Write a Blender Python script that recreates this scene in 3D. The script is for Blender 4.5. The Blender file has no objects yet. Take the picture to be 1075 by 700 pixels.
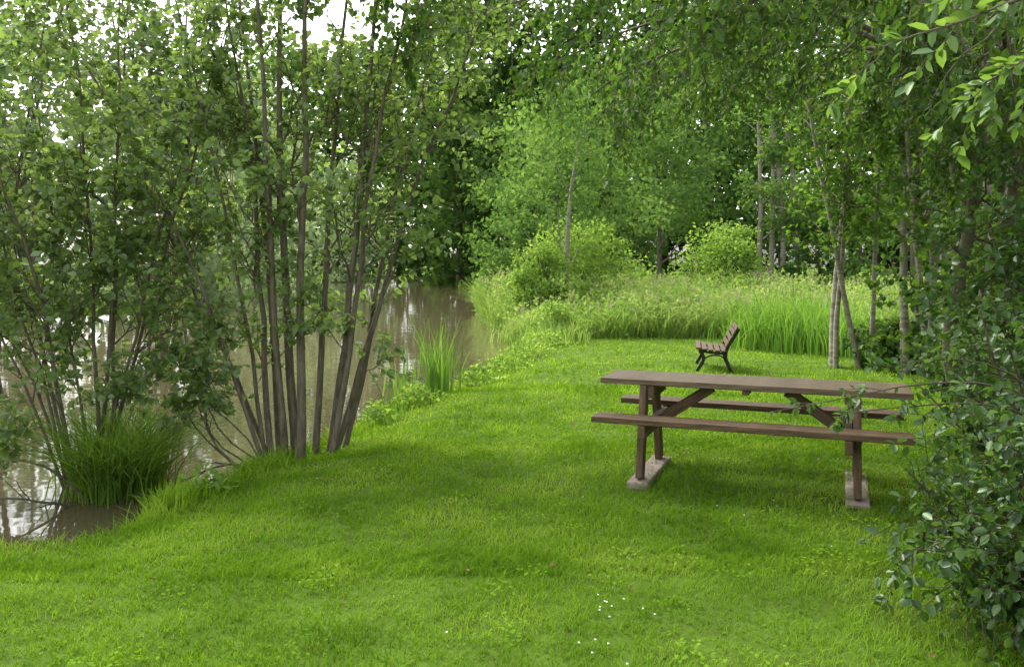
import bpy, math, numpy as np
from mathutils import Vector, Matrix
rs = np.random.RandomState(7)
scene = bpy.context.scene
scene.view_settings.view_transform = 'Standard'
scene.view_settings.look = 'None'
scene.view_settings.exposure = 0
scene.view_settings.gamma = 1

# ------------------------------------------------------------------ helpers
def norm(v):
    return v / np.maximum(np.linalg.norm(v, axis=-1, keepdims=True), 1e-9)

def link(o, parent=None):
    scene.collection.objects.link(o)
    if parent is not None:
        o.parent = parent
    return o

def empty(name, loc=(0, 0, 0), rotz=0.0):
    e = bpy.data.objects.new(name, None)
    e.empty_display_size = 0.2
    e.location = loc
    e.rotation_euler = (0, 0, rotz)
    return link(e)

def quadmesh(name, parts, mat, parent=None, smooth=False):
    vs, qs, rn = [], [], []
    off = 0
    for v, q, r in parts:
        vs.append(v.reshape(-1, 3)); qs.append(q.reshape(-1, 4) + off); rn.append(r)
        off += len(vs[-1])
    V = np.concatenate(vs).astype(np.float32); Q = np.concatenate(qs).astype(np.int32)
    R = np.concatenate(rn).astype(np.float32)
    me = bpy.data.meshes.new(name)
    me.vertices.add(len(V)); me.vertices.foreach_set('co', V.ravel())
    me.loops.add(len(Q) * 4); me.loops.foreach_set('vertex_index', Q.ravel())
    me.polygons.add(len(Q))
    me.polygons.foreach_set('loop_start', np.arange(0, len(Q) * 4, 4, dtype=np.int32))
    me.polygons.foreach_set('loop_total', np.full(len(Q), 4, dtype=np.int32))
    if smooth:
        me.polygons.foreach_set('use_smooth', np.ones(len(Q), dtype=bool))
    me.update(calc_edges=True)
    a = me.attributes.new('rnd', 'FLOAT', 'FACE')
    a.data.foreach_set('value', R)
    me.materials.append(mat)
    o = bpy.data.objects.new(name, me)
    return link(o, parent)

def tubes(C, R, S=6):
    N, K, _ = C.shape
    T = norm(np.gradient(C, axis=1))
    mt = norm(T.mean(axis=1))
    ref = np.where(np.abs(mt[:, 2:3]) > 0.7, np.array([[1.0, 0.1, 0]]), np.array([[0.05, 0.1, 1.0]]))
    ref = np.repeat(ref[:, None, :], K, axis=1)
    n1 = norm(np.cross(T, ref)); n2 = np.cross(T, n1)
    ang = np.arange(S) * 2 * math.pi / S
    V = C[:, :, None, :] + R[:, :, None, None] * (np.cos(ang)[None, None, :, None] * n1[:, :, None, :] +
                                                 np.sin(ang)[None, None, :, None] * n2[:, :, None, :])
    idx = np.arange(N * K * S).reshape(N, K, S)
    a = idx[:, :-1, :]; b = np.roll(idx, -1, axis=2)[:, :-1, :]
    c = np.roll(idx, -1, axis=2)[:, 1:, :]; d = idx[:, 1:, :]
    Q = np.stack([a, b, c, d], axis=-1).reshape(-1, 4)
    r = np.repeat(rs.rand(N), (K - 1) * S)
    return (V.reshape(-1, 3), Q, r)

def stem(ctrl, K=12, wig=0.03):
    P = np.array(ctrl, float)
    t = np.linspace(0, 1, len(P)); tt = np.linspace(0, 1, K)
    deg = min(len(P) - 1, 3)
    out = np.stack([np.polyval(np.polyfit(t, P[:, i], deg), tt) for i in range(3)], axis=1)
    w = np.cumsum(rs.randn(K, 3) * wig, axis=0); w[:, 2] *= 0.2; w -= w[0]
    return out + w * np.linspace(0, 1, K)[:, None] ** 0.5

def branch(C, R, n, t0, t1, len0, len1, ang=(0.5, 1.0), K=6, up=0.2, droop=0.1, wig=0.06, rad=0.5, horiz=0.0):
    N, KK, _ = C.shape
    pi = np.repeat(np.arange(N), n)
    t = t0 + (t1 - t0) * rs.rand(len(pi))
    f = t * (KK - 1); i0 = np.clip(f.astype(int), 0, KK - 2); fr = (f - i0)[:, None]
    p = C[pi, i0] * (1 - fr) + C[pi, i0 + 1] * fr
    tan = norm(C[pi, i0 + 1] - C[pi, i0])
    r = (R[pi, i0] * (1 - fr[:, 0]) + R[pi, i0 + 1] * fr[:, 0]) * rad
    perp = norm(np.cross(tan, rs.randn(len(pi), 3)))
    if horiz: perp[:, 2] *= (1 - horiz); perp = norm(perp)
    a = ang[0] + (ang[1] - ang[0]) * rs.rand(len(pi))
    d = norm(tan * np.cos(a)[:, None] + perp * np.sin(a)[:, None] + np.array([0, 0, up]))
    L = (len0 + (len1 - len0) * t) * (0.6 + 0.7 * rs.rand(len(pi)))
    s = np.linspace(0, 1, K)
    out = p[:, None, :] + d[:, None, :] * (L[:, None] * s)[:, :, None]
    out[:, :, 2] -= droop * (L[:, None] * s[None, :] ** 2)
    w = np.cumsum(rs.randn(len(pi), K, 3), axis=1) * wig * L[:, None, None] * 0.5
    w -= w[:, :1]
    out += w
    RR = r[:, None] * (1 - 0.8 * s)[None, :] + 0.001
    return out, RR

def leafmesh(P, A, Nn, L, W, simple=False):
    A = norm(A); S = norm(np.cross(A, Nn)); Nn = np.cross(S, A)
    L = L[:, None]; W = W[:, None]
    M = len(P)
    if simple:
        V = np.stack([P, P + A * L * .5 - S * W * .5, P + A * L, P + A * L * .5 + S * W * .5], axis=1)
        Q = np.arange(M * 4).reshape(M, 4)
        return V.reshape(-1, 3), Q, rs.rand(M)
    f = 0.14 * W
    V = np.stack([P, P + A * L * .3 - S * W * .48 + Nn * f, P + A * L * .68 - S * W * .42 + Nn * f * .8,
                  P + A * L - Nn * f * 1.2,
                  P + A * L * .68 + S * W * .42 + Nn * f * .8, P + A * L * .3 + S * W * .48 + Nn * f], axis=1)
    b = (np.arange(M) * 6)[:, None]
    Q = np.stack([b + np.array([[0, 1, 2, 3]]), b + np.array([[0, 3, 4, 5]])], axis=1).reshape(-1, 4)
    return V.reshape(-1, 3), Q, np.repeat(rs.rand(M), 2)

def leaves(C, n, L, W, t0=0.15, simple=False, down=0.25, jit=0.3, var=0.35, spread=0.0):
    N, K, _ = C.shape
    pi = np.repeat(np.arange(N), n)
    t = t0 + (1 - t0) * rs.rand(len(pi)) ** 0.8
    f = t * (K - 1) * 0.999; i0 = f.astype(int); fr = (f - i0)[:, None]
    p = C[pi, i0] * (1 - fr) + C[pi, i0 + 1] * fr
    tan = norm(C[pi, i0 + 1] - C[pi, i0])
    if spread: p = p + rs.randn(len(pi), 3) * spread
    perp = norm(np.cross(tan, rs.randn(len(pi), 3)))
    A = tan * 0.5 + perp * 0.9 + np.array([0, 0, -down])
    Nn = np.array([0, 0, 1.0]) + rs.randn(len(pi), 3) * (0.35 + jit)
    s = 1 - var + 2 * var * rs.rand(len(pi))
    return leafmesh(p, A, Nn, L * s, W * s, simple)

def blades(P, H, W, lean, segs=2, tipw=0.12):
    M = len(P)
    az = rs.rand(M) * 2 * math.pi
    ld = np.stack([np.cos(az), np.sin(az), np.zeros(M)], 1)
    az2 = az + math.pi / 2 + rs.randn(M) * 0.5
    sd = np.stack([np.cos(az2), np.sin(az2), np.zeros(M)], 1)
    lv = []
    for k in range(segs + 1):
        t = k / segs
        c = P + ld * (lean * H * t * t)[:, None]
        c[:, 2] += H * (t - 0.35 * np.clip(lean, 0, 1.2) * t * t)
        w = W * (1 - (1 - tipw) * t ** 1.5) * 0.5
        lv.append(c - sd * w[:, None]); lv.append(c + sd * w[:, None])
    V = np.stack(lv, axis=1)
    n = 2 * (segs + 1)
    b = (np.arange(M) * n)[:, None]
    Q = np.stack([b + np.array([[2 * k, 2 * k + 1, 2 * k + 3, 2 * k + 2]]) for k in range(segs)], axis=1).reshape(-1, 4)
    return V.reshape(-1, 3), Q, np.repeat(rs.rand(M), segs)

# ------------------------------------------------------------------ materials
def newmat(name):
    m = bpy.data.materials.new(name); m.use_nodes = True
    nt = m.node_tree; nt.nodes.clear()
    return m, nt, nt.nodes, nt.links

def leafmat(name, cols, trans=0.4, tcol=None, rough=0.5, spec=0.0, patch=0.0, pscale=0.6):
    m, nt, N, Lk = newmat(name)
    out = N.new('ShaderNodeOutputMaterial')
    at = N.new('ShaderNodeAttribute'); at.attribute_name = 'rnd'
    cr = N.new('ShaderNodeValToRGB')
    e = cr.color_ramp.elements
    e[0].position = 0; e[0].color = (*cols[0], 1)
    e[1].position = 1; e[1].color = (*cols[-1], 1)
    for i, c in enumerate(cols[1:-1]):
        el = e.new((i + 1) / (len(cols) - 1)); el.color = (*c, 1)
    fac = at.outputs['Fac']
    if patch:
        geo = N.new('ShaderNodeNewGeometry')
        nz = N.new('ShaderNodeTexNoise'); nz.inputs['Scale'].default_value = pscale; nz.inputs['Detail'].default_value = 1.5
        Lk.new(geo.outputs['Position'], nz.inputs['Vector'])
        mr = N.new('ShaderNodeMapRange'); mr.inputs[1].default_value = 0.35; mr.inputs[2].default_value = 0.65
        Lk.new(nz.outputs['Fac'], mr.inputs[0])
        mx = N.new('ShaderNodeMix'); mx.inputs[0].default_value = patch
        Lk.new(at.outputs['Fac'], mx.inputs[2]); Lk.new(mr.outputs[0], mx.inputs[3])
        fac = mx.outputs[0]
    Lk.new(fac, cr.inputs[0])
    p = N.new('ShaderNodeBsdfDiffuse')
    Lk.new(cr.outputs[0], p.inputs['Color'])
    base = p.outputs[0]
    if spec:
        gl = N.new('ShaderNodeBsdfGlossy'); gl.inputs['Roughness'].default_value = rough
        gl.inputs['Color'].default_value = (.9, .95, .9, 1)
        g2 = N.new('ShaderNodeMixShader'); g2.inputs[0].default_value = spec
        Lk.new(base, g2.inputs[1]); Lk.new(gl.outputs[0], g2.inputs[2]); base = g2.outputs[0]
    tr = N.new('ShaderNodeBsdfTranslucent')
    mul = N.new('ShaderNodeMix'); mul.data_type = 'RGBA'; mul.blend_type = 'MULTIPLY'; mul.inputs[0].default_value = 1
    Lk.new(cr.outputs[0], mul.inputs[6]); mul.inputs[7].default_value = (*(tcol or (2.0, 1.8, 0.9)), 1)
    Lk.new(mul.outputs[2], tr.inputs[0])
    ms = N.new('ShaderNodeMixShader'); ms.inputs[0].default_value = trans
    Lk.new(base, ms.inputs[1]); Lk.new(tr.outputs[0], ms.inputs[2])
    Lk.new(ms.outputs[0], out.inputs[0])
    return m

def noisemat(name, c1, c2, scale=8, rough=0.8, stretch=(1, 1, 1), bump=0.3, detail=4, spec=0.3, c3=None, bdist=0.02, coord='Object'):
    m, nt, N, Lk = newmat(name)
    out = N.new('ShaderNodeOutputMaterial')
    tc = N.new('ShaderNodeTexCoord'); mp = N.new('ShaderNodeMapping'); mp.inputs['Scale'].default_value = stretch
    Lk.new(tc.outputs[coord], mp.inputs[0])
    nz = N.new('ShaderNodeTexNoise'); nz.inputs['Scale'].default_value = scale; nz.inputs['Detail'].default_value = detail
    nz.inputs['Roughness'].default_value = 0.65
    Lk.new(mp.outputs[0], nz.inputs['Vector'])
    cr = N.new('ShaderNodeValToRGB'); e = cr.color_ramp.elements
    e[0].position = .32; e[0].color = (*c1, 1); e[1].position = .68; e[1].color = (*c2, 1)
    if c3:
        el = e.new(.58); el.color = (*c3, 1)
    Lk.new(nz.outputs['Fac'], cr.inputs[0])
    p = N.new('ShaderNodeBsdfPrincipled'); p.inputs['Roughness'].default_value = rough
    p.inputs['Specular IOR Level'].default_value = spec
    Lk.new(cr.outputs[0], p.inputs['Base Color'])
    if bump:
        bp = N.new('ShaderNodeBump'); bp.inputs['Strength'].default_value = bump; bp.inputs['Distance'].default_value = bdist
        Lk.new(nz.outputs['Fac'], bp.inputs['Height']); Lk.new(bp.outputs[0], p.inputs['Normal'])
    Lk.new(p.outputs[0], out.inputs[0])
    return m

M_grass = leafmat('grass_blades', [(.07, .15, .012), (.14, .265, .018), (.24, .35, .05)], trans=.4, tcol=(1.55, 1.45, .8), patch=.65, pscale=1.3)
M_ground = noisemat('turf_soil', (.05, .08, .012), (.08, .14, .018), scale=3, rough=1, bump=0, spec=.05)
M_meadow = leafmat('meadow_blades', [(.14, .235, .05), (.21, .32, .075), (.32, .40, .15)], trans=.4, tcol=(1.5, 1.45, .95), patch=.6, pscale=.6)
M_seed = leafmat('seed_heads', [(.34, .29, .19), (.38, .38, .24)], trans=.3, tcol=(1.2, 1.1, 1))
M_iris = leafmat('iris_blades', [(.08, .18, .03), (.16, .30, .06)], trans=.4)
M_sedge = leafmat('sedge_blades', [(.06, .13, .02), (.16, .27, .05)], trans=.45, patch=.3, pscale=4)
M_alder = leafmat('alder_leaves', [(.08, .14, .045), (.12, .195, .06), (.18, .26, .095)], trans=.55, tcol=(1.9, 1.75, 1.0), patch=.45, pscale=1.5, spec=.08, rough=.45)  # leaf greens lightened, so veiling glare is part of the colour
M_oak = leafmat('overhang_leaves', [(.03, .075, .013), (.05, .11, .018), (.10, .18, .03)], trans=.45, patch=.45, pscale=1.2, spec=.04, rough=.4)
M_near = leafmat('near_shrub_leaves', [(.03, .07, .015), (.05, .11, .022), (.09, .17, .04)], trans=.4, rough=.35, spec=.06)
M_sprig = leafmat('sprig_leaves', [(.07, .14, .035), (.12, .21, .055)], trans=.45, rough=.35, spec=.06)
M_right = leafmat('birch_leaves', [(.05, .11, .02), (.10, .19, .035)], trans=.5, patch=.5)
M_far = leafmat('far_leaves', [(.05, .11, .03), (.09, .17, .05), (.15, .245, .085)], trans=.42, patch=.65, pscale=.3)
M_hazetint = leafmat('haze_tinted_leaves', [(.15, .22, .11), (.20, .28, .14), (.27, .34, .19)], trans=.45, tcol=(1.5, 1.4, 1.1), patch=.6, pscale=.3)  # haze is painted into these paler greens; there is no mist volume
M_fardark = leafmat('far_dark_leaves', [(.02, .045, .012), (.05, .10, .028)], trans=.35, patch=.6, pscale=.2)  # greens darkened to paint the shade seen in gaps between nearer trees
M_willow = leafmat('willow_leaves', [(.11, .20, .045), (.165, .275, .065), (.23, .33, .11)], trans=.45, patch=.5, pscale=.8)
M_bark = noisemat('alder_bark', (.06, .05, .032), (.17, .145, .10), scale=9, stretch=(3, 3, .7), bump=.6)
M_bark2 = noisemat('birch_bark', (.13, .115, .08), (.34, .32, .25), scale=5, stretch=(1, 1, 4), bump=.4)
M_twig = noisemat('twig_bark', (.04, .035, .02), (.09, .075, .04), scale=20, bump=0)
M_wood = noisemat('stained_timber', (.045, .027, .014), (.14, .088, .045), scale=5, stretch=(1.2, 14, 14), rough=.62, bump=.35, spec=.3, bdist=.006)
M_woodtop = noisemat('weathered_timber_top', (.06, .042, .024), (.165, .12, .07), scale=5, stretch=(1.0, 14, 14), rough=.6, bump=.35, spec=.3, bdist=.006)
M_conc = noisemat('concrete_pad', (.18, .14, .11), (.31, .26, .22), scale=14, rough=.9, bump=.4)
M_iron = noisemat('dark_cast_iron', (.012, .011, .010), (.03, .025, .02), scale=20, rough=.55, bump=.1)
M_slat = noisemat('bench_slats', (.04, .02, .010), (.10, .055, .032), scale=8, stretch=(8, 1, 8), rough=.55, bump=.2)
M_bolt = noisemat('galvanised_bolt', (.2, .2, .2), (.35, .35, .34), scale=30, rough=.4, bump=.05)
M_daisy = noisemat('daisy_petals', (.7, .7, .66), (.8, .8, .78), scale=30, rough=.7, bump=0)
M_litter = noisemat('dead_leaf', (.10, .045, .02), (.22, .12, .05), scale=10, rough=.8, bump=.1)

m, nt, N, Lk = newmat('pond_water'); M_water = m
out = N.new('ShaderNodeOutputMaterial'); p = N.new('ShaderNodeBsdfPrincipled')
p.inputs['Base Color'].default_value = (.085, .072, .038, 1); p.inputs['Roughness'].default_value = .04
p.inputs['IOR'].default_value = 1.33
tc = N.new('ShaderNodeTexCoord'); nz = N.new('ShaderNodeTexNoise'); nz.inputs['Scale'].default_value = 1.6; nz.inputs['Detail'].default_value = 2
mp = N.new('ShaderNodeMapping'); mp.inputs['Scale'].default_value = (.8, 1.2, 1)
Lk.new(tc.outputs['Object'], mp.inputs[0]); Lk.new(mp.outputs[0], nz.inputs['Vector'])
bp = N.new('ShaderNodeBump'); bp.inputs['Strength'].default_value = .14; bp.inputs['Distance'].default_value = .03
Lk.new(nz.outputs['Fac'], bp.inputs['Height']); Lk.new(bp.outputs[0], p.inputs['Normal']); Lk.new(p.outputs[0], out.inputs[0])

# ------------------------------------------------------------------ terrain
WATER = -0.42
pond = np.array([(-60, 5), (-30, 4.0), (-14, 4.1), (-6, 4.75), (-3.0, 5.0), (-2.74, 5.08), (-2.42, 5.45), (-2.42, 6.2), (-2.12, 7.1), (-1.9, 8.1),
                 (-1.73, 9.1), (-1.42, 11.3), (-.85, 12.7), (-.2, 15.5), (.12, 20), (-.6, 24), (-1.3, 30), (-2.2, 45), (-3.6, 67), (-5, 90),
                 (-18, 89), (-14, 50), (-13, 34), (-20, 29), (-40, 25), (-60, 22)], float)
def pond_sd(x, y):
    P = np.stack([x, y], -1); sh = P.shape[:-1]; P = P.reshape(-1, 2)
    d = np.full(len(P), 1e9); ins = np.zeros(len(P), bool)
    n = len(pond)
    for i in range(n):
        a = pond[i]; b = pond[(i + 1) % n]
        ab = b - a; t = np.clip(((P - a) @ ab) / (ab @ ab), 0, 1)
        d = np.minimum(d, np.linalg.norm(P - a - t[:, None] * ab, axis=1))
        c = ((a[1] > P[:, 1]) != (b[1] > P[:, 1]))
        with np.errstate(divide='ignore', invalid='ignore'):
            xi = (b[0] - a[0]) * (P[:, 1] - a[1]) / (b[1] - a[1] + 1e-12) + a[0]
        ins ^= c & (P[:, 0] < xi)
    return np.where(ins, d, -d).reshape(sh)
def sstep(a, b, x):
    t = np.clip((x - a) / (b - a), 0, 1); return t * t * (3 - 2 * t)
def gz(x, y, sd=None):
    x = np.asarray(x, float); y = np.asarray(y, float)
    if sd is None: sd = pond_sd(x, y)
    z = -.25 * sstep(5.5, 15, y)
    z = z + .02 * np.sin(x * 1.1 + 1.3 * np.sin(y * .7)) + .015 * np.sin(y * 1.9 + x * .6) * (np.abs(x) < 60)
    wob = .06 * np.sin(x * 5 + y * 3) + .05 * np.sin(y * 7.3 - x * 2.1)
    s = sd + wob
    z = z - .14 * sstep(-1.1, 0, s) - .46 * sstep(-.05, .3, s) - .7 * sstep(.3, 2.5, s)
    return z
n = 420
s = np.linspace(-1, 1, n); b = 4.9; a = 4.1
gx = a * np.sinh(b * s); gy = a * np.sinh(b * s) + 8
X, Y = np.meshgrid(gx, gy); Z = gz(X, Y)
idx = np.arange(n * n).reshape(n, n)
Q = np.stack([idx[:-1, :-1], idx[:-1, 1:], idx[1:, 1:], idx[1:, :-1]], -1).reshape(-1, 4)
quadmesh('ground', [(np.stack([X, Y, Z], -1).reshape(-1, 3), Q, np.zeros(len(Q)))], M_ground, smooth=True)
wx0, wx1, wy0, wy1 = -60, 1, 3.5, 91
quadmesh('pond_water', [(np.array([(wx0, wy0, WATER), (wx1, wy0, WATER), (wx1, wy1, WATER), (wx0, wy1, WATER)], float), np.array([[0, 1, 2, 3]]), np.zeros(1))], M_water)

# ------------------------------------------------------------------ lawn
parts = []
def lawn_part(n, yr, H, W, segs):
    y = yr[0] + (yr[1] - yr[0]) * rs.rand(n)
    hw = .68 * y + .5
    x = -hw + 2 * hw * rs.rand(n)
    sd = pond_sd(x, y)
    k = (sd < .1) & ~((y > 20.2 + np.sin(x) * .6))
    x, y, sd = x[k], y[k], sd[k]
    tuft = .5 + .5 * np.sin(x * 3.1 + 2 * np.sin(y * 2.3)) * np.sin(y * 3.7 + x)
    tuft2 = np.sin(x * 13 + 3 * np.sin(y * 9)) * np.sin(y * 15 + 2 * np.sin(x * 7))
    h = H * (.5 + .7 * rs.rand(len(x))) * (.7 + .5 * tuft + .35 * tuft2) * (1 + 1.3 * sstep(-.2, .05, sd) * rs.rand(len(x)))
    P = np.stack([x, y, gz(x, y, sd) - .005], 1)
    parts.append(blades(P, h, W * (.7 + .6 * rs.rand(len(x))), .3 + .8 * rs.rand(len(x)), segs))
lawn_part(60000, (2.4, 4.6), .055, .0055, 2)
lawn_part(75000, (4.2, 7.5), .06, .008, 2)
lawn_part(60000, (7, 12), .065, .015, 1)
lawn_part(42000, (11, 21), .075, .027, 1)
lawn = quadmesh('lawn_grass', parts, M_grass)

cx = np.array([(0.43, 3.62), (0.5, 3.72), (.36, 3.35)])
pts = np.concatenate([c + rs.randn(5, 2) * np.array([.08, .06]) for c in cx] + [np.stack([rs.uniform(-2.5, 3, 26), rs.uniform(3.2, 11, 26)], 1)])
pts = pts[pond_sd(pts[:, 0], pts[:, 1]) < -.3]
ps = []
for (x, y) in pts:
    z = float(gz(x, y)) + .045 + rs.rand() * .015
    for k in range(4):
        an = k * math.pi / 4; r = .0045
        c, s_ = math.cos(an) * r, math.sin(an) * r
        ps.append((np.array([(x + c + s_ * .4, y + s_ - c * .4, z + .001 * k), (x + c - s_ * .4, y + s_ + c * .4, z + .001 * k), (x - c - s_ * .4, y - s_ + c * .4, z + .001 * k), (x - c + s_ * .4, y - s_ - c * .4, z + .001 * k)]), np.array([[0, 1, 2, 3]]), np.zeros(1)))
quadmesh('daisies', ps, M_daisy)
x = rs.uniform(-2.5, 3.2, 40); y = rs.uniform(3.1, 9, 40)
k = pond_sd(x, y) < -.3; x, y = x[k], y[k]
P = np.stack([x, y, gz(x, y) + .035], 1)
quadmesh('fallen_leaves', [leafmesh(P, np.stack([rs.randn(len(x)), rs.randn(len(x)), .2 * rs.randn(len(x))], 1), np.array([0, 0, 1.]) + .4 * rs.randn(len(x), 3), np.full(len(x), .035), np.full(len(x), .022))], M_litter)
nw = 150; wx = rs.uniform(-2.6, 3.0, nw); wy = 3 + 7 * rs.rand(nw)
k = pond_sd(wx, wy) < -.3; wx, wy = wx[k], wy[k]
Pc = np.repeat(np.stack([wx, wy], 1), 26, axis=0) + rs.randn(len(wx) * 26, 2) * .06
Pw = np.stack([Pc[:, 0], Pc[:, 1], gz(Pc[:, 0], Pc[:, 1]) + .035 + .02 * rs.rand(len(Pc))], 1)
quadmesh('clover_patches', [leafmesh(Pw, np.stack([rs.randn(len(Pw)), rs.randn(len(Pw)), .3 + 0 * Pw[:, 0]], 1), np.array([0, 0, 1.]) + .25 * rs.randn(len(Pw), 3), np.full(len(Pw), .022), np.full(len(Pw), .018), True)], M_grass)

# ------------------------------------------------------------------ meadow / reeds behind lawn
n = 34000
x = rs.uniform(-2, 16, n); y = 19.8 + 18 * rs.rand(n) ** 1.3
sd = pond_sd(x, y); edge = 20.0 + .6 * np.sin(x) + .5 * np.sin(2.3 * x)
k = (sd < -.15) & (y > edge - .4) & (x < y * .75 + 1)
x, y, sd = x[k], y[k], sd[k]
hm = .85 + .3 * np.sin(x * .9 + 1) * np.sin(y * .5) + .2 * np.sin(x * 2.7) * np.sin(y * 1.9) + .45 * sstep(20, 26, y)
P = np.stack([x, y, gz(x, y, sd)], 1)
m1 = blades(P, hm * (.5 + .65 * rs.rand(len(x))), .028 + .025 * rs.rand(len(x)), .3 + .7 * rs.rand(len(x)), 2)
md = quadmesh('meadow_tall_grass', [m1], M_meadow)
k = rs.rand(len(x)) < .05
Ps = P[k].copy(); Ps[:, 2] += hm[k] * .85
quadmesh('seed_heads', [blades(Ps, np.full(len(Ps), .2), np.full(len(Ps), .04), .3 * rs.rand(len(Ps)), 2)], M_seed, parent=md)
k = rs.rand(len(x)) < .5
Ph = np.repeat(P[k], 3, axis=0) + rs.randn(k.sum() * 3, 3) * .12; Ph[:, 2] += np.repeat(hm[k], 3) * (.3 + .65 * rs.rand(len(Ph)))
quadmesh('meadow_herbs', [leafmesh(Ph, rs.randn(len(Ph), 3), np.array([0, 0, 1.]) + .6 * rs.randn(len(Ph), 3), np.full(len(Ph), .13), np.full(len(Ph), .07), True)], M_meadow)

def clump(name, centers, nper, spread, H, W, lean, mat, segs=3, zoff=0, zmin=None):
    P = []
    for c in centers:
        q = np.array(c)[None, :] + rs.randn(nper, 2) * spread
        P.append(q)
    q = np.concatenate(P)
    z = gz(q[:, 0], q[:, 1]) + zoff
    if zmin is not None: z = np.maximum(z, zmin)
    P = np.stack([q[:, 0], q[:, 1], z], 1); M = len(P)
    return quadmesh(name, [blades(P, H * (.55 + .55 * rs.rand(M)), W * (.7 + .6 * rs.rand(M)), lean[0] + (lean[1] - lean[0]) * rs.rand(M), segs)], mat)
clump('iris_clump', [(-.98, 11.6), (-1.02, 11.5)], 28, .11, 1.1, .034, (.05, .35), M_iris, zmin=WATER)
clump('iris_clump', [(-1.55, 11.2), (-1.5, 11.9)], 16, .10, .85, .03, (.05, .4), M_iris, zmin=WATER)
clump('reed_bed', [(5.0 + rs.rand() * 1.8, 15.9 + 3.5 * rs.rand()) for i in range(24)], 60, .3, 1.2, .03, (.1, .8), M_iris)
clump('sedge_tussock', [(-3.45, 7.3), (-3.25, 7.3), (-3.6, 7.4), (-3.35, 7.15)], 330, .13, 1.05, .014, (.35, 1.4), M_sedge, segs=4, zmin=WATER - .05)
bank = []
for i in range(110):
    j = rs.randint(6, 14); t = rs.rand(); c = pond[j] * (1 - t) + pond[j + 1] * t
    bank.append((c[0] + .06 * rs.randn(), c[1] + .05 * rs.randn()))
clump('bank_grass', bank, 30, .12, .2, .010, (.2, 1.0), M_grass, segs=2, zmin=WATER - .05)
hb = []
for (x, y, h, r, n_) in [(-1.25, 10.7, .3, .16, 300), (-.6, 13.1, .3, .2, 400), (-.15, 14.8, .3, .25, 450), (0.25, 16.6, .4, .3, 500), (.55, 18, .45, .35, 600), (-1.6, 9.6, .25, .15, 260), (-2.35, 6.3, .2, .12, 160)]:
    q = rs.randn(n_, 3) * np.array([r, r, 0]); q[:, 2] = h * rs.rand(n_) ** .8 * np.exp(-(q[:, 0] ** 2 + q[:, 1] ** 2) / (2.5 * r * r))
    bz_ = np.maximum(gz(x + q[:, 0], y + q[:, 1]), WATER)
    hb.append(leafmesh(np.stack([x + q[:, 0], y + q[:, 1], bz_ + q[:, 2] + .03], 1), rs.randn(n_, 3), np.array([0, 0, 1.]) + .5 * rs.randn(n_, 3), np.full(n_, .07), np.full(n_, .04)))
quadmesh('bank_weeds', hb, M_willow)
rb = [(.75 + .5 * rs.randn(), 18.3 + 3.5 * rs.rand()) for i in range(26)]
clump('bank_herbs', rb, 60, .22, .6, .03, (.2, .9), M_meadow, segs=2, zmin=WATER)

# ------------------------------------------------------------------ trees
def treeobj(name, woods, leafs, barkmat, leafmat_, twigs=None):
    e = empty(name)
    quadmesh('trunk', woods, barkmat, e, smooth=True)
    if twigs: quadmesh('twigs', twigs, M_twig, e, smooth=True)
    quadmesh('foliage', leafs, leafmat_, e)
    return e

def rads(r0, r1, K): return np.linspace(r0, r1, K)

def multi(name, stems, radii, bark, lmat, nb=9, nt=7, nl=14, t0=.35, blen=(1.3, .5), tlen=(.5, .3), L=.075, W=.06, up=.35, droop=.1, leafdown=.25, extra_low=0, K=12, wig=.03, simple=False):
    C = np.stack([stem(s, K, wig) for s in stems]); R = np.stack([rads(r, r * .25, K) for r in radii])
    B, RB = branch(C, R, nb, t0, .98, blen[0], blen[1], (.5, 1.1), 7, up, droop, rad=.45)
    if extra_low:
        B2, RB2 = branch(C, R, extra_low, .1, t0, .5, .9, (.5, 1.1), 7, .1, .1, rad=.25)
        B = np.concatenate([B, B2]); RB = np.concatenate([RB, RB2])
    T, RT = branch(B, RB, nt, .2, 1.0, tlen[0], tlen[1], (.4, 1.1), 5, .1, droop, rad=.5)
    woods = [tubes(C, R, 8), tubes(B, RB, 5)]
    tw = [tubes(T, np.maximum(RT, .0018), 3)]
    lf = [leaves(T, nl, L, W, down=leafdown, simple=simple), leaves(B, nl, L, W, t0=.4, down=leafdown, simple=simple)]
    return treeobj(name, woods, lf, bark, lmat, tw)

ax, ay = -1.88, 7.5
st = []; rd = []
tops = [(-.5, .1, 4.2), (-.34, -.3, 5.6), (-.16, .25, 6.0), (.02, -.15, 5.8), (.2, .3, 5.5), (.48, .0, 5.2), (.8, -.2, 4.6), (1.2, .1, 4.0), (-1.0, .1, 4.6), (-1.45, -.1, 3.7), (1.1, .5, 5.0), (-.7, .6, 5.4), (-1.7, .5, 3.5)]
for i, (dx, dy, h) in enumerate(tops):
    bx = ax + np.clip(dx, -.6, .6) * .45 + rs.randn() * .03; by = ay + dy * .4 + rs.randn() * .06
    bz = float(gz(bx, by)) - .08
    st.append([(bx, by, bz), (bx + dx * .28, by + dy * .2, h * .22), (bx + dx * .62, by + dy * .6, h * .58), (bx + dx * 1.15, by + dy * 1.5, h)])
    rd.append(rs.uniform(.028, .05) if i not in (8, 9, 12) else .022)
multi('alder_tree', st, rd, M_bark, M_alder, nb=12, nt=8, nl=10, t0=.38, blen=(1.25, .65), tlen=(.55, .35), extra_low=1, L=.066, W=.05)
st = [[(ax - .45 + rs.rand() * .5, ay + .2 * rs.randn(), -.35), (ax - .5 - .5 * rs.rand(), ay - .1, .2), (ax - .4 - .9 * rs.rand(), ay - .3 * rs.rand(), .5 + .9 * rs.rand())] for i in range(6)]
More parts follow.
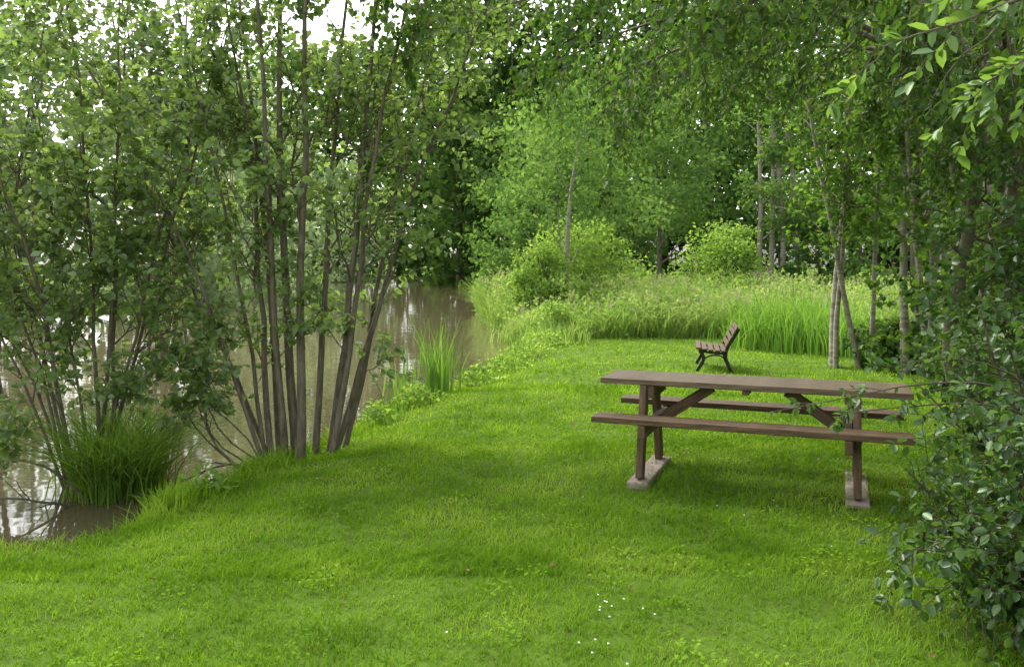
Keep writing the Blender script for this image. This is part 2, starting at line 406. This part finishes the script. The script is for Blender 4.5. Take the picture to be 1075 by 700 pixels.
multi('alder_sapling', st, [.010] * 6, M_bark, M_alder, nb=6, nt=4, nl=6, t0=.35, blen=(.4, .3), tlen=(.25, .2), L=.062, W=.048, K=8)
ax, ay = -3.75, 7.5
st = []; rd = []
for (dx, dy, h) in [(-1.0, 0, 3.6), (-.7, .4, 4.6), (-.3, 0, 4.9), (.1, .3, 4.4), (.5, -.2, 3.9), (-1.5, .1, 2.9), (-1.2, -.4, 2.2), (.7, .4, 3.2), (-.5, -.5, 3.2), (-1.6, .8, 4.2), (1.0, .6, 4.2)]:
    bx = ax + dx * .1 + rs.randn() * .06; by = ay + .1 * rs.randn()
    st.append([(bx, by, -.7), (bx + dx * .35, by + dy * .3, h * .25), (bx + dx * .7, by + dy * .6, h * .6), (bx + dx * 1.1, by + dy * 1.1, h)])
    rd.append(rs.uniform(.014, .026))
multi('waterside_alder', st, rd, M_bark, M_alder, nb=12, nt=8, nl=10, t0=.24, blen=(.95, .6), extra_low=1, L=.066, W=.05)
C = np.stack([stem(s_, 10, .03) for s_ in [[(-3.6, 7.0, -.5), (-3.9, 6.6, -.25), (-4.6, 6.2, -.2)], [(-3.5, 7.0, -.5), (-4.1, 6.9, -.05), (-5, 6.5, -.3)], [(-2.0, 7.4, -.3), (-2.5, 7.3, -.2), (-3.1, 7.1, -.4)]]])
R = np.stack([rads(.014, .004, 10)] * 3)
B, RB = branch(C, R, 6, .2, 1, .5, .3, (.4, 1), 5, 0, .1)
quadmesh('fallen_branches', [tubes(C, R, 6), tubes(B, RB, 4)], M_bark, smooth=True)
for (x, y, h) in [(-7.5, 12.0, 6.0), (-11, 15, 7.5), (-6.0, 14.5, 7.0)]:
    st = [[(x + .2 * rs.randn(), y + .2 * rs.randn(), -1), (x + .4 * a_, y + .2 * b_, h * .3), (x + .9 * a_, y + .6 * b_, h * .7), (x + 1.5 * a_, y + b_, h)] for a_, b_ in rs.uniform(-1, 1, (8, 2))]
    multi('waterside_alder', st, [.035] * 8, M_bark, M_hazetint, nb=12, nt=7, nl=8, t0=.35, blen=(1.8, .9), tlen=(.7, .5), L=.12, W=.09, simple=True)

# overhanging tree right
st = [[(4.95, 8.9, -.15), (5.0, 8.8, 1.2), (5.25, 8.6, 2.6), (5.4, 8.6, 5.5)],
      [(4.8, 8.8, -.15), (4.55, 8.7, 1.2), (4.6, 8.3, 2.8), (4.2, 7.8, 5.2)],
      [(5.2, 8.6, -.15), (5.6, 8.3, 1.5), (5.9, 8.0, 3), (6.2, 7.5, 5)]]
C0 = np.stack([stem(s_, 12, .03) for s_ in st]); R0 = np.stack([rads(.10, .05, 12), rads(.08, .04, 12), rads(.09, .05, 12)])
limbs = [[(5.2, 8.6, 2.6), (3.2, 8.2, 4.3), (1.2, 7.6, 4.5), (-.7, 7.2, 3.9)],
         [(4.6, 8.4, 2.6), (3.2, 7.7, 3.9), (1.8, 7.0, 4.0), (.6, 6.4, 3.5)],
         [(4.6, 8.4, 2.5), (3.6, 7.3, 3.7), (2.7, 6.4, 3.8), (1.7, 5.7, 3.5)],
         [(4.9, 8.4, 2.3), (4.2, 7.0, 3.4), (3.5, 5.8, 3.5), (2.8, 4.9, 3.3)],
         [(5.2, 8.6, 3.0), (3.5, 9.2, 4.9), (1.5, 9.6, 5.0), (-.6, 9.2, 4.3)],
         [(5.2, 8.6, 3.2), (4, 8.6, 5.2), (2, 8.2, 5.8), (0, 7.8, 5.2)],
         [(5.4, 8.6, 2.4), (4.7, 7.4, 3.3), (4.3, 6.6, 3.4), (3.9, 5.9, 3.0)],
         [(4.8, 8.6, 2.2), (4.2, 8.2, 3.2), (3.6, 7.9, 3.4), (3.0, 7.6, 3.1)],
         [(5.2, 8.6, 3.3), (3.6, 7.4, 4.9), (1.6, 6.8, 4.9), (-.4, 6.4, 4.4)],
         [(5.2, 8.8, 3.0), (4.4, 10.2, 4.2), (3.2, 11, 4.3), (1.9, 11.2, 3.7)],
         [(5.2, 8.8, 3.0), (3.4, 10, 5.0), (1.2, 10.8, 5.2), (-.9, 11, 4.6)],
         [(5.2, 8.8, 3.0), (4.4, 9.4, 4.4), (3.6, 9.8, 4.7), (2.8, 10, 4.2)],
         [(5.2, 8.8, 2.8), (3.8, 8.9, 4.1), (2.6, 8.9, 4.1), (1.2, 8.7, 3.4)],
         [(5.2, 8.8, 2.8), (3.6, 9.4, 4.3), (1.9, 9.8, 4.5), (.2, 9.6, 3.9)]]
CL = np.stack([stem(s_, 14, .05) for s_ in limbs]); RL = np.stack([rads(.04, .008, 14)] * len(limbs))
B, RB = branch(CL, RL, 18, .25, 1.0, 1.15, .7, (.5, 1.2), 7, -.05, .4, rad=.45, horiz=.3)
B2, RB2 = branch(C0, R0, 14, .45, 1.0, 1.2, .9, (.6, 1.3), 7, .1, .3, rad=.2)
B = np.concatenate([B, B2]); RB = np.concatenate([RB, RB2])
T, RT = branch(B, RB, 8, .15, 1.0, .5, .3, (.4, 1.1), 5, -.1, .4, rad=.5)
treeobj('overhanging_tree', [tubes(C0, R0, 10), tubes(CL, RL, 7), tubes(B, RB, 5)],
        [leaves(T, 11, .068, .038, down=.5), leaves(B, 14, .068, .038, down=.5)], M_bark, M_oak, [tubes(T, np.maximum(RT, .0018), 3)])

limbs = [[(4.4, 4.2, 3.2), (3.2, 3.7, 3.0), (2.2, 3.4, 2.68), (1.5, 3.25, 2.44)], [(4.4, 4.2, 3.2), (3.3, 3.9, 2.95), (2.5, 3.6, 2.62), (1.95, 3.5, 2.36)]]
CL = np.stack([stem(s_, 12, .02) for s_ in limbs]); RL = np.stack([rads(.02, .003, 12)] * 2)
B, RB = branch(CL, RL, 9, .35, 1.0, .4, .22, (.4, 1.0), 6, 0, .3, rad=.5)
sp_w = [tubes(CL, RL, 6), tubes(B, RB, 4)]
sp_l = [leaves(B, 13, .072, .034, down=.4, t0=.1), leaves(CL, 26, .072, .034, down=.4, t0=.5)]
C0 = np.stack([stem([(4.6, 4.4, -.1), (4.5, 4.4, 1.2), (4.4, 4.3, 2.4), (4.3, 4.1, 4.0)], 12)]); R0 = rads(.06, .03, 12)[None]
B2, RB2 = branch(C0, R0, 26, .3, 1.0, 1.0, .7, (.6, 1.2), 7, .1, .2, rad=.3)
T2, RT2 = branch(B2, RB2, 6, .2, 1.0, .4, .3, (.4, 1.1), 5, 0, .3)
sp_w += [tubes(C0, R0, 8), tubes(B2, RB2, 5)]
sp_l += [leaves(T2, 11, .075, .038, down=.4)]
treeobj('young_hornbeam', sp_w, sp_l, M_bark, M_sprig, [tubes(T2, np.maximum(RT2, .0018), 3)])

st = []; rd = []
for i in range(14):
    bx = 5.6 + 1.9 * rs.rand(); by = 13.0 + 1.8 * rs.rand(); dx = -(7.0 - bx) * .45 * rs.rand() - .1 + .4 * rs.randn(); h = rs.uniform(5, 7)
    st.append([(bx, by, -.35), (bx + dx * .3, by, h * .25), (bx + dx * .7, by - .2, h * .6), (bx + dx * 1.3, by - .5, h)])
    rd.append(rs.uniform(.04, .09))
multi('birch_tree', st, rd, M_bark2, M_right, nb=14, nt=7, nl=9, t0=.40, blen=(1.5, .9), tlen=(.7, .4), L=.095, W=.068, up=.1, droop=.3, simple=True)
st = []; rd = []
for i in range(9):
    bx = 6.2 + 1.6 * rs.rand(); by = 10.3 + 2 * rs.rand(); dx = .5 * rs.randn(); h = rs.uniform(4.5, 6)
    st.append([(bx, by, -.3), (bx + dx * .3, by, h * .25), (bx + dx * .7, by - .2, h * .6), (bx + dx * 1.3, by - .5, h)])
    rd.append(rs.uniform(.04, .08))
multi('hazel_tree', st, rd, M_bark2, M_oak, nb=13, nt=7, nl=9, t0=.28, blen=(1.3, .8), tlen=(.6, .4), L=.09, W=.064, up=.1, droop=.3, simple=True)

def shrub(name, cx, cy, nst, rx, h, mat, nb=9, nt=5, nl=8, L=.055, W=.035, tl=(.35, .22), lean=(0, 0)):
    st = []
    for i in range(nst):
        a_ = rs.rand() * 6.28; r_ = rx * math.sqrt(rs.rand()); dx = math.cos(a_) * r_ + lean[0]; dy = math.sin(a_) * r_ + lean[1]
        hh = h * (1 - .45 * (r_ / rx) ** 2) * rs.uniform(.75, 1.1)
        bx, by = cx + .15 * dx, cy + .15 * dy; bz = float(gz(bx, by)) - .03
        st.append([(bx, by, bz), (bx + dx * .4, by + dy * .4, bz + hh * .45), (bx + dx, by + dy, bz + hh)])
    return multi(name, st, [.014] * nst, M_twig, mat, nb=nb, nt=nt, nl=nl, t0=.12, blen=(h * .32, h * .2), tlen=tl, L=L, W=W, K=9, wig=.02, up=.1, droop=.2)
shrub('foreground_shrub', 2.5, 3.4, 26, .68, 1.08, M_near, L=.045, W=.028)
shrub('foreground_shrub', 2.98, 4.4, 24, .85, 1.5, M_near, L=.05, W=.032)
shrub('hazel_shrub', 4.65, 6.6, 26, 1.1, 2.6, M_near, L=.065, W=.045)
shrub('hazel_shrub', 5.8, 9.0, 24, 1.1, 2.6, M_oak, L=.075, W=.055)
shrub('elder_bush', 7.2, 12.2, 20, 1.1, 1.5, M_oak, L=.09, W=.06)
shrub('elder_bush', 6.7, 14.2, 16, .8, .8, M_oak, L=.09, W=.06)
limbs = [[(2.75, 3.9, .1), (2.5, 3.95, .9), (2.0, 4.0, 1.02), (1.25, 4.0, .9)], [(2.9, 4.1, .1), (2.6, 4.1, .8), (2.1, 4.2, .9), (1.6, 4.2, .84)], [(2.75, 3.8, .1), (2.5, 3.6, .45), (2.1, 3.5, .5), (1.75, 3.5, .38)], [(2.9, 4.1, .1), (2.6, 4.2, .9), (2.2, 4.3, 1.1), (1.75, 4.3, 1.05)]]
CL = np.stack([stem(s_, 12, .015) for s_ in limbs]); RL = np.stack([rads(.008, .002, 12)] * 4)
B, RB = branch(CL, RL, 9, .35, 1.0, .28, .13, (.4, 1.0), 5, 0.1, .2, rad=.5)
treeobj('arching_shrub', [tubes(CL, RL, 5), tubes(B, np.maximum(RB, .0015), 4)], [leaves(B, 7, .045, .028, down=.2), leaves(CL, 14, .045, .028, t0=.6)], M_twig, M_near)

# ------------------------------------------------------------------ background trees
def cloud(x, y, z0, h, r, nleaf, size, low=.15, nblob=40, bs=.22):
    cs = []
    for i in range(nblob):
        a_ = rs.rand() * 6.28; t = low + (1 - low) * rs.rand(); rr = r * (math.sin(math.pi * min(.98, (.22 + .74 * t))) ** .6) * math.sqrt(rs.rand())
        cs.append((x + math.cos(a_) * rr, y + math.sin(a_) * rr, z0 + t * h))
    cs = np.array(cs); bi = rs.randint(0, nblob, nleaf)
    sc = r * bs * rs.uniform(.5, 1.4, nblob)
    d = rs.randn(nleaf, 3); d = norm(d) * (rs.rand(nleaf, 1) ** .4) * 1.5; d[:, 2] *= .6
    P = cs[bi] + d * sc[bi][:, None]
    P[:, 2] = np.maximum(P[:, 2], z0 + .1)
    A = rs.randn(nleaf, 3) + np.array([0, 0, -.4]); Nn = norm(d) * .5 + np.array([0, 0, .7]) + rs.randn(nleaf, 3) * .5
    s_ = size * (.6 + .8 * rs.rand(nleaf))
    wood_c = [stem([(x, y, z0 - .5), (x + .1 * rs.randn(), y, z0 + h * .4), (x + .3 * rs.randn(), y, z0 + h * .9)], 8, .04)]
    C = np.stack(wood_c); R = rads(.014 * h + .02, .02, 8)[None]
    B, RB = branch(C, R, 9, .25, .9, r * .9, r * .5, (.5, 1.0), 6, .3, 0, rad=.4)
    return leafmesh(P, A, Nn, s_, s_ * .68, True), [tubes(C, R, 6), tubes(B, RB, 4)]
def far_group(name, lst, mat, bark=M_bark, low=.15, bs=.22):
    lf, wd = [], []
    for (x, y, h, r, nl, sz) in lst:
        a_, b_ = cloud(x, y, -.25, h, r, nl, sz, low, nblob=int(34 + h * 3), bs=bs)
        lf.append(a_); wd += b_
    e = empty(name); quadmesh('foliage', lf, mat, e); quadmesh('trunks', wd, bark, e, smooth=True)
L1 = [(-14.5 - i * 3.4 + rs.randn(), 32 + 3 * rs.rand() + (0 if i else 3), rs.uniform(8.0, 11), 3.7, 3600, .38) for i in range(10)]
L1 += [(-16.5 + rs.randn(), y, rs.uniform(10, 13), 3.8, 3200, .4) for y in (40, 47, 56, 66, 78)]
far_group('left_bank_trees', L1, M_hazetint, low=.0, bs=.28)
L2 = [(-30 + i * 4.2, 94 + 5 * rs.rand(), rs.uniform(22, 27), 6, 3600, .8) for i in range(11)]
far_group('distant_woodland', L2, M_far, low=.0, bs=.28)
L3 = [(-1.0, 60, 12, 3.2, 3600, .36), (.5, 47, 10.5, 2.9, 3800, .3), (2.0, 38, 9, 2.6, 4200, .24)]
far_group('right_bank_trees', L3, M_far, low=.0, bs=.26)
L4 = [(3.5 + i * 3.6 + rs.randn() * .6, 43 + 5 * rs.rand(), rs.uniform(12, 16), 4.2, 5200, .33) for i in range(12)]
far_group('woodland_edge', L4, M_far, low=.22, bs=.26)
L5 = [(-3 + i * 4.6 + rs.randn(), 60 + 6 * rs.rand(), rs.uniform(20, 25), 5.0, 4000, .65) for i in range(15)]
far_group('woodland_behind', L5, M_fardark, low=.0, bs=.28)
L6 = [(14 + i * 2.2, 27 + i * .8 + rs.randn(), rs.uniform(9, 12), 3, 3800, .24) for i in range(6)]
far_group('right_wood', L6, M_far, low=.05, bs=.26)
def one(name, x, y, h, r, nl, sz, mat, bark=M_bark, low=.05, bs=.22):
    a_, b_ = cloud(x, y, -.25, h, r, nl, sz, low, nblob=int(25 + h * 6), bs=bs)
    e = empty(name); quadmesh('foliage', [a_], mat, e); quadmesh('trunk', b_, bark, e, smooth=True)
one('willow_bush', 7.2, 28, 2.9, 1.5, 8000, .11, M_willow, bs=.28)
one('willow_bush', 2.2, 27, 3.0, 1.9, 10000, .12, M_willow, bs=.26)
one('willow_bush', .95, 24, 2.2, 1.1, 6500, .1, M_willow, bs=.26)
one('willow_bush', .5, 31, 4.4, 1.6, 8000, .14, M_far)
one('willow_bush', 11.3, 31, 4.2, 1.6, 6000, .15, M_far)
one('willow_bush', 1.0, 19.6, .8, .6, 3000, .06, M_willow)
one('young_tree', 1.75, 24.5, 6.6, 2.3, 4200, .13, M_far, M_bark2, low=.42, bs=.26)
one('young_tree', 6.0, 35, 9, 2.6, 6000, .18, M_far, M_bark, low=.35)
C = np.stack([stem([(x, 31 + rs.rand(), -.4), (x + .1, 31, 3), (x + .3 * rs.randn(), 31, 8)], 8) for x in (9.5, 9.9, 10.5, 9.1)])
R = np.stack([rads(.13, .05, 8)] * 4)
B, RB = branch(C, R, 12, .4, 1, 1.6, 1, (.5, 1), 6, .2, .2)
T, RT = branch(B, RB, 6, .2, 1, .8, .5, (.5, 1), 5, 0, .2)
treeobj('birch_group', [tubes(C, R, 8), tubes(B, RB, 4)], [leaves(T, 12, .16, .11, simple=True, spread=.1)], M_bark2, M_far)

# ------------------------------------------------------------------ furniture
def beam(name, p0, p1, w, t, mat, parent, up=(0, 0, 1), bevel=.006):
    p0 = Vector(p0); p1 = Vector(p1); d = p1 - p0; L = d.length; X_ = d.normalized()
    Y_ = Vector(up).cross(X_).normalized(); Z_ = X_.cross(Y_)
    vs = [(sx * L / 2, sy * w / 2, sz * t / 2) for sx in (-1, 1) for sy in (-1, 1) for sz in (-1, 1)]
    fs = [(0, 1, 3, 2), (4, 6, 7, 5), (0, 4, 5, 1), (2, 3, 7, 6), (0, 2, 6, 4), (1, 5, 7, 3)]
    me = bpy.data.meshes.new(name); me.from_pydata(vs, [], fs); me.update(); me.materials.append(mat)
    o = bpy.data.objects.new(name, me); link(o, parent)
    Mx = Matrix((X_, Y_, Z_)).transposed().to_4x4(); Mx.translation = (p0 + p1) / 2
    o.matrix_local = Mx
    b_ = o.modifiers.new('bevel', 'BEVEL'); b_.width = bevel; b_.segments = 2
    return o
T = empty('picnic_table', (1.71, 6.05, -.01), math.radians(-21.5))
n_pl = 5; w = .092
for i in range(n_pl):
    yy = (i - 2) * (w + .007)
    beam('top_plank_%d' % (i + 1), (-1.04 + .004 * (i % 2), yy, .722), (1.06 - .003 * (i % 3), yy, .722), w, .042, M_woodtop, T)
for sgn, nm in ((-1, 'front'), (1, 'rear')):
    for k in range(2):
        yy = sgn * (.38 + k * .102)
        beam('%s_seat_plank_%d' % (nm, k + 1), (-1.03, yy, .485), (1.05, yy, .485), .095, .042, M_wood, T)
for sx, nm in ((-1, 'left'), (1, 'right')):
    u = sx * .72
    for sgn, nn in ((-1, 'front'), (1, 'rear')):
        beam('%s_%s_leg' % (nm, nn), (u, sgn * .19, .695), (u, sgn * .34, .05), .10, .05, M_wood, T, up=(1, 0, 0))
    ub = u - sx * .052
    beam('%s_top_bearer' % nm, (ub, -.23, .653), (ub, .23, .653), .05, .092, M_wood, T)
    beam('%s_seat_bearer' % nm, (ub, -.53, .415), (ub, .53, .415), .05, .092, M_wood, T)
    beam('%s_brace' % nm, (sx * .26, 0, .68), (ub - sx * .03, 0, .42), .05, .075, M_wood, T)
    beam('%s_concrete_pad' % nm, (u, -.44, .018), (u, .44, .018), .15, .055, M_conc, T, bevel=.012)
    for sgn in (-1, 1):
        for (yy, zz) in ((.205, .66), (.262, .415)):
            beam('bolt', (u + sx * .02, sgn * yy, zz), (u + sx * .034, sgn * yy, zz), .022, .022, M_bolt, T, bevel=.004)
beam('centre_bearer', (0, -.23, .685), (0, .23, .685), .05, .03, M_wood, T)

bz = float(gz(3.55, 13.9))
Bn = empty('park_bench', (3.56, 13.7, bz - .005), math.radians(-12)); Bn.scale = (.96, .96, .94)
def iron(name, pts, y, w=.045, t=.028):
    C = np.array([[p_[0], y, p_[1]] for p_ in pts]); tt = np.linspace(0, 1, len(pts)); f_ = np.linspace(0, 1, 14)
    dg = min(4, len(pts) - 1)
    xs = np.polyval(np.polyfit(tt, C[:, 0], dg), f_); zs = np.polyval(np.polyfit(tt, C[:, 2], dg), f_)
    V = []; tx = np.gradient(xs); tz = np.gradient(zs); l_ = np.hypot(tx, tz); nx, nz_ = -tz / l_, tx / l_
    for i in range(14):
        for (a_, b_) in ((-1, -1), (1, -1), (1, 1), (-1, 1)):
            V.append((xs[i] + nx[i] * a_ * t, y + b_ * w / 2, zs[i] + nz_[i] * a_ * t))
    F = [(4 * i + k, 4 * i + (k + 1) % 4, 4 * i + 4 + (k + 1) % 4, 4 * i + 4 + k) for i in range(13) for k in range(4)] + [(0, 1, 2, 3), (55, 54, 53, 52)]
    me = bpy.data.meshes.new(name); me.from_pydata(V, [], F); me.update(); me.materials.append(M_iron)
    o = bpy.data.objects.new(name, me); link(o, Bn)
    b_ = o.modifiers.new('bevel', 'BEVEL'); b_.width = .006; b_.segments = 2
for y, nm in ((.06, 'near'), (1.24, 'far')):
    iron(nm + '_rear_leg_and_back', [(.03, 0), (-.03, .14), (-.07, .30), (-.03, .45), (.06, .62), (.15, .78)], y)
    iron(nm + '_front_leg', [(-.54, 0), (-.50, .10), (-.44, .22), (-.45, .32), (-.50, .375)], y)
    iron(nm + '_seat_rail', [(-.05, .34), (-.2, .345), (-.35, .36), (-.52, .39)], y, t=.02)
    iron(nm + '_scroll', [(-.44, .20), (-.36, .285), (-.22, .31), (-.12, .28), (-.07, .20)], y, w=.03, t=.012)
for i, (px_, pz_) in enumerate([(-.09, .382), (-.20, .386), (-.31, .396), (-.42, .41), (-.52, .43)]):
    beam('seat_slat_%d' % (i + 1), (px_, 0, pz_), (px_, 1.3, pz_), .085, .03, M_slat, Bn)
for i, (px_, pz_) in enumerate([(-.035, .50), (.02, .60), (.075, .70), (.12, .78)]):
    beam('back_slat_%d' % (i + 1), (px_, 0, pz_), (px_, 1.3, pz_), .03, .08, M_slat, Bn, up=(.45, 0, .9))

# ------------------------------------------------------------------ light, sky, camera
el = math.radians(52); az = math.radians(-38)
w_ = bpy.data.worlds.new('World'); scene.world = w_; w_.use_nodes = True
nt = w_.node_tree; bg = nt.nodes['Background']
sk = nt.nodes.new('ShaderNodeTexSky'); sk.sky_type = 'NISHITA'; sk.sun_disc = False
sk.sun_elevation = el; sk.sun_rotation = az; sk.dust_density = 4; sk.air_density = 1.2; sk.ozone_density = 1
hs = nt.nodes.new('ShaderNodeHueSaturation'); hs.inputs['Saturation'].default_value = .2; hs.inputs['Value'].default_value = 3.6
nt.links.new(sk.outputs[0], hs.inputs['Color']); nt.links.new(hs.outputs[0], bg.inputs[0]); bg.inputs[1].default_value = .15
sun = bpy.data.lights.new('sun', 'SUN'); sun.energy = 3.6; sun.angle = math.radians(28); sun.color = (1, .96, .84)
so = bpy.data.objects.new('sun', sun); link(so)
d = Vector((math.sin(az) * math.cos(el), math.cos(az) * math.cos(el), math.sin(el)))
so.rotation_euler = d.to_track_quat('Z', 'Y').to_euler()
cam = bpy.data.cameras.new('camera'); co = bpy.data.objects.new('camera', cam); link(co)
co.location = (0, 0, 1.6); co.rotation_euler = (math.radians(90), 0, 0)
cam.sensor_width = 36; cam.lens = 880 / 1075 * 36; cam.shift_y = -77 / 1075; cam.clip_end = 2000; cam.clip_start = .05
scene.camera = co
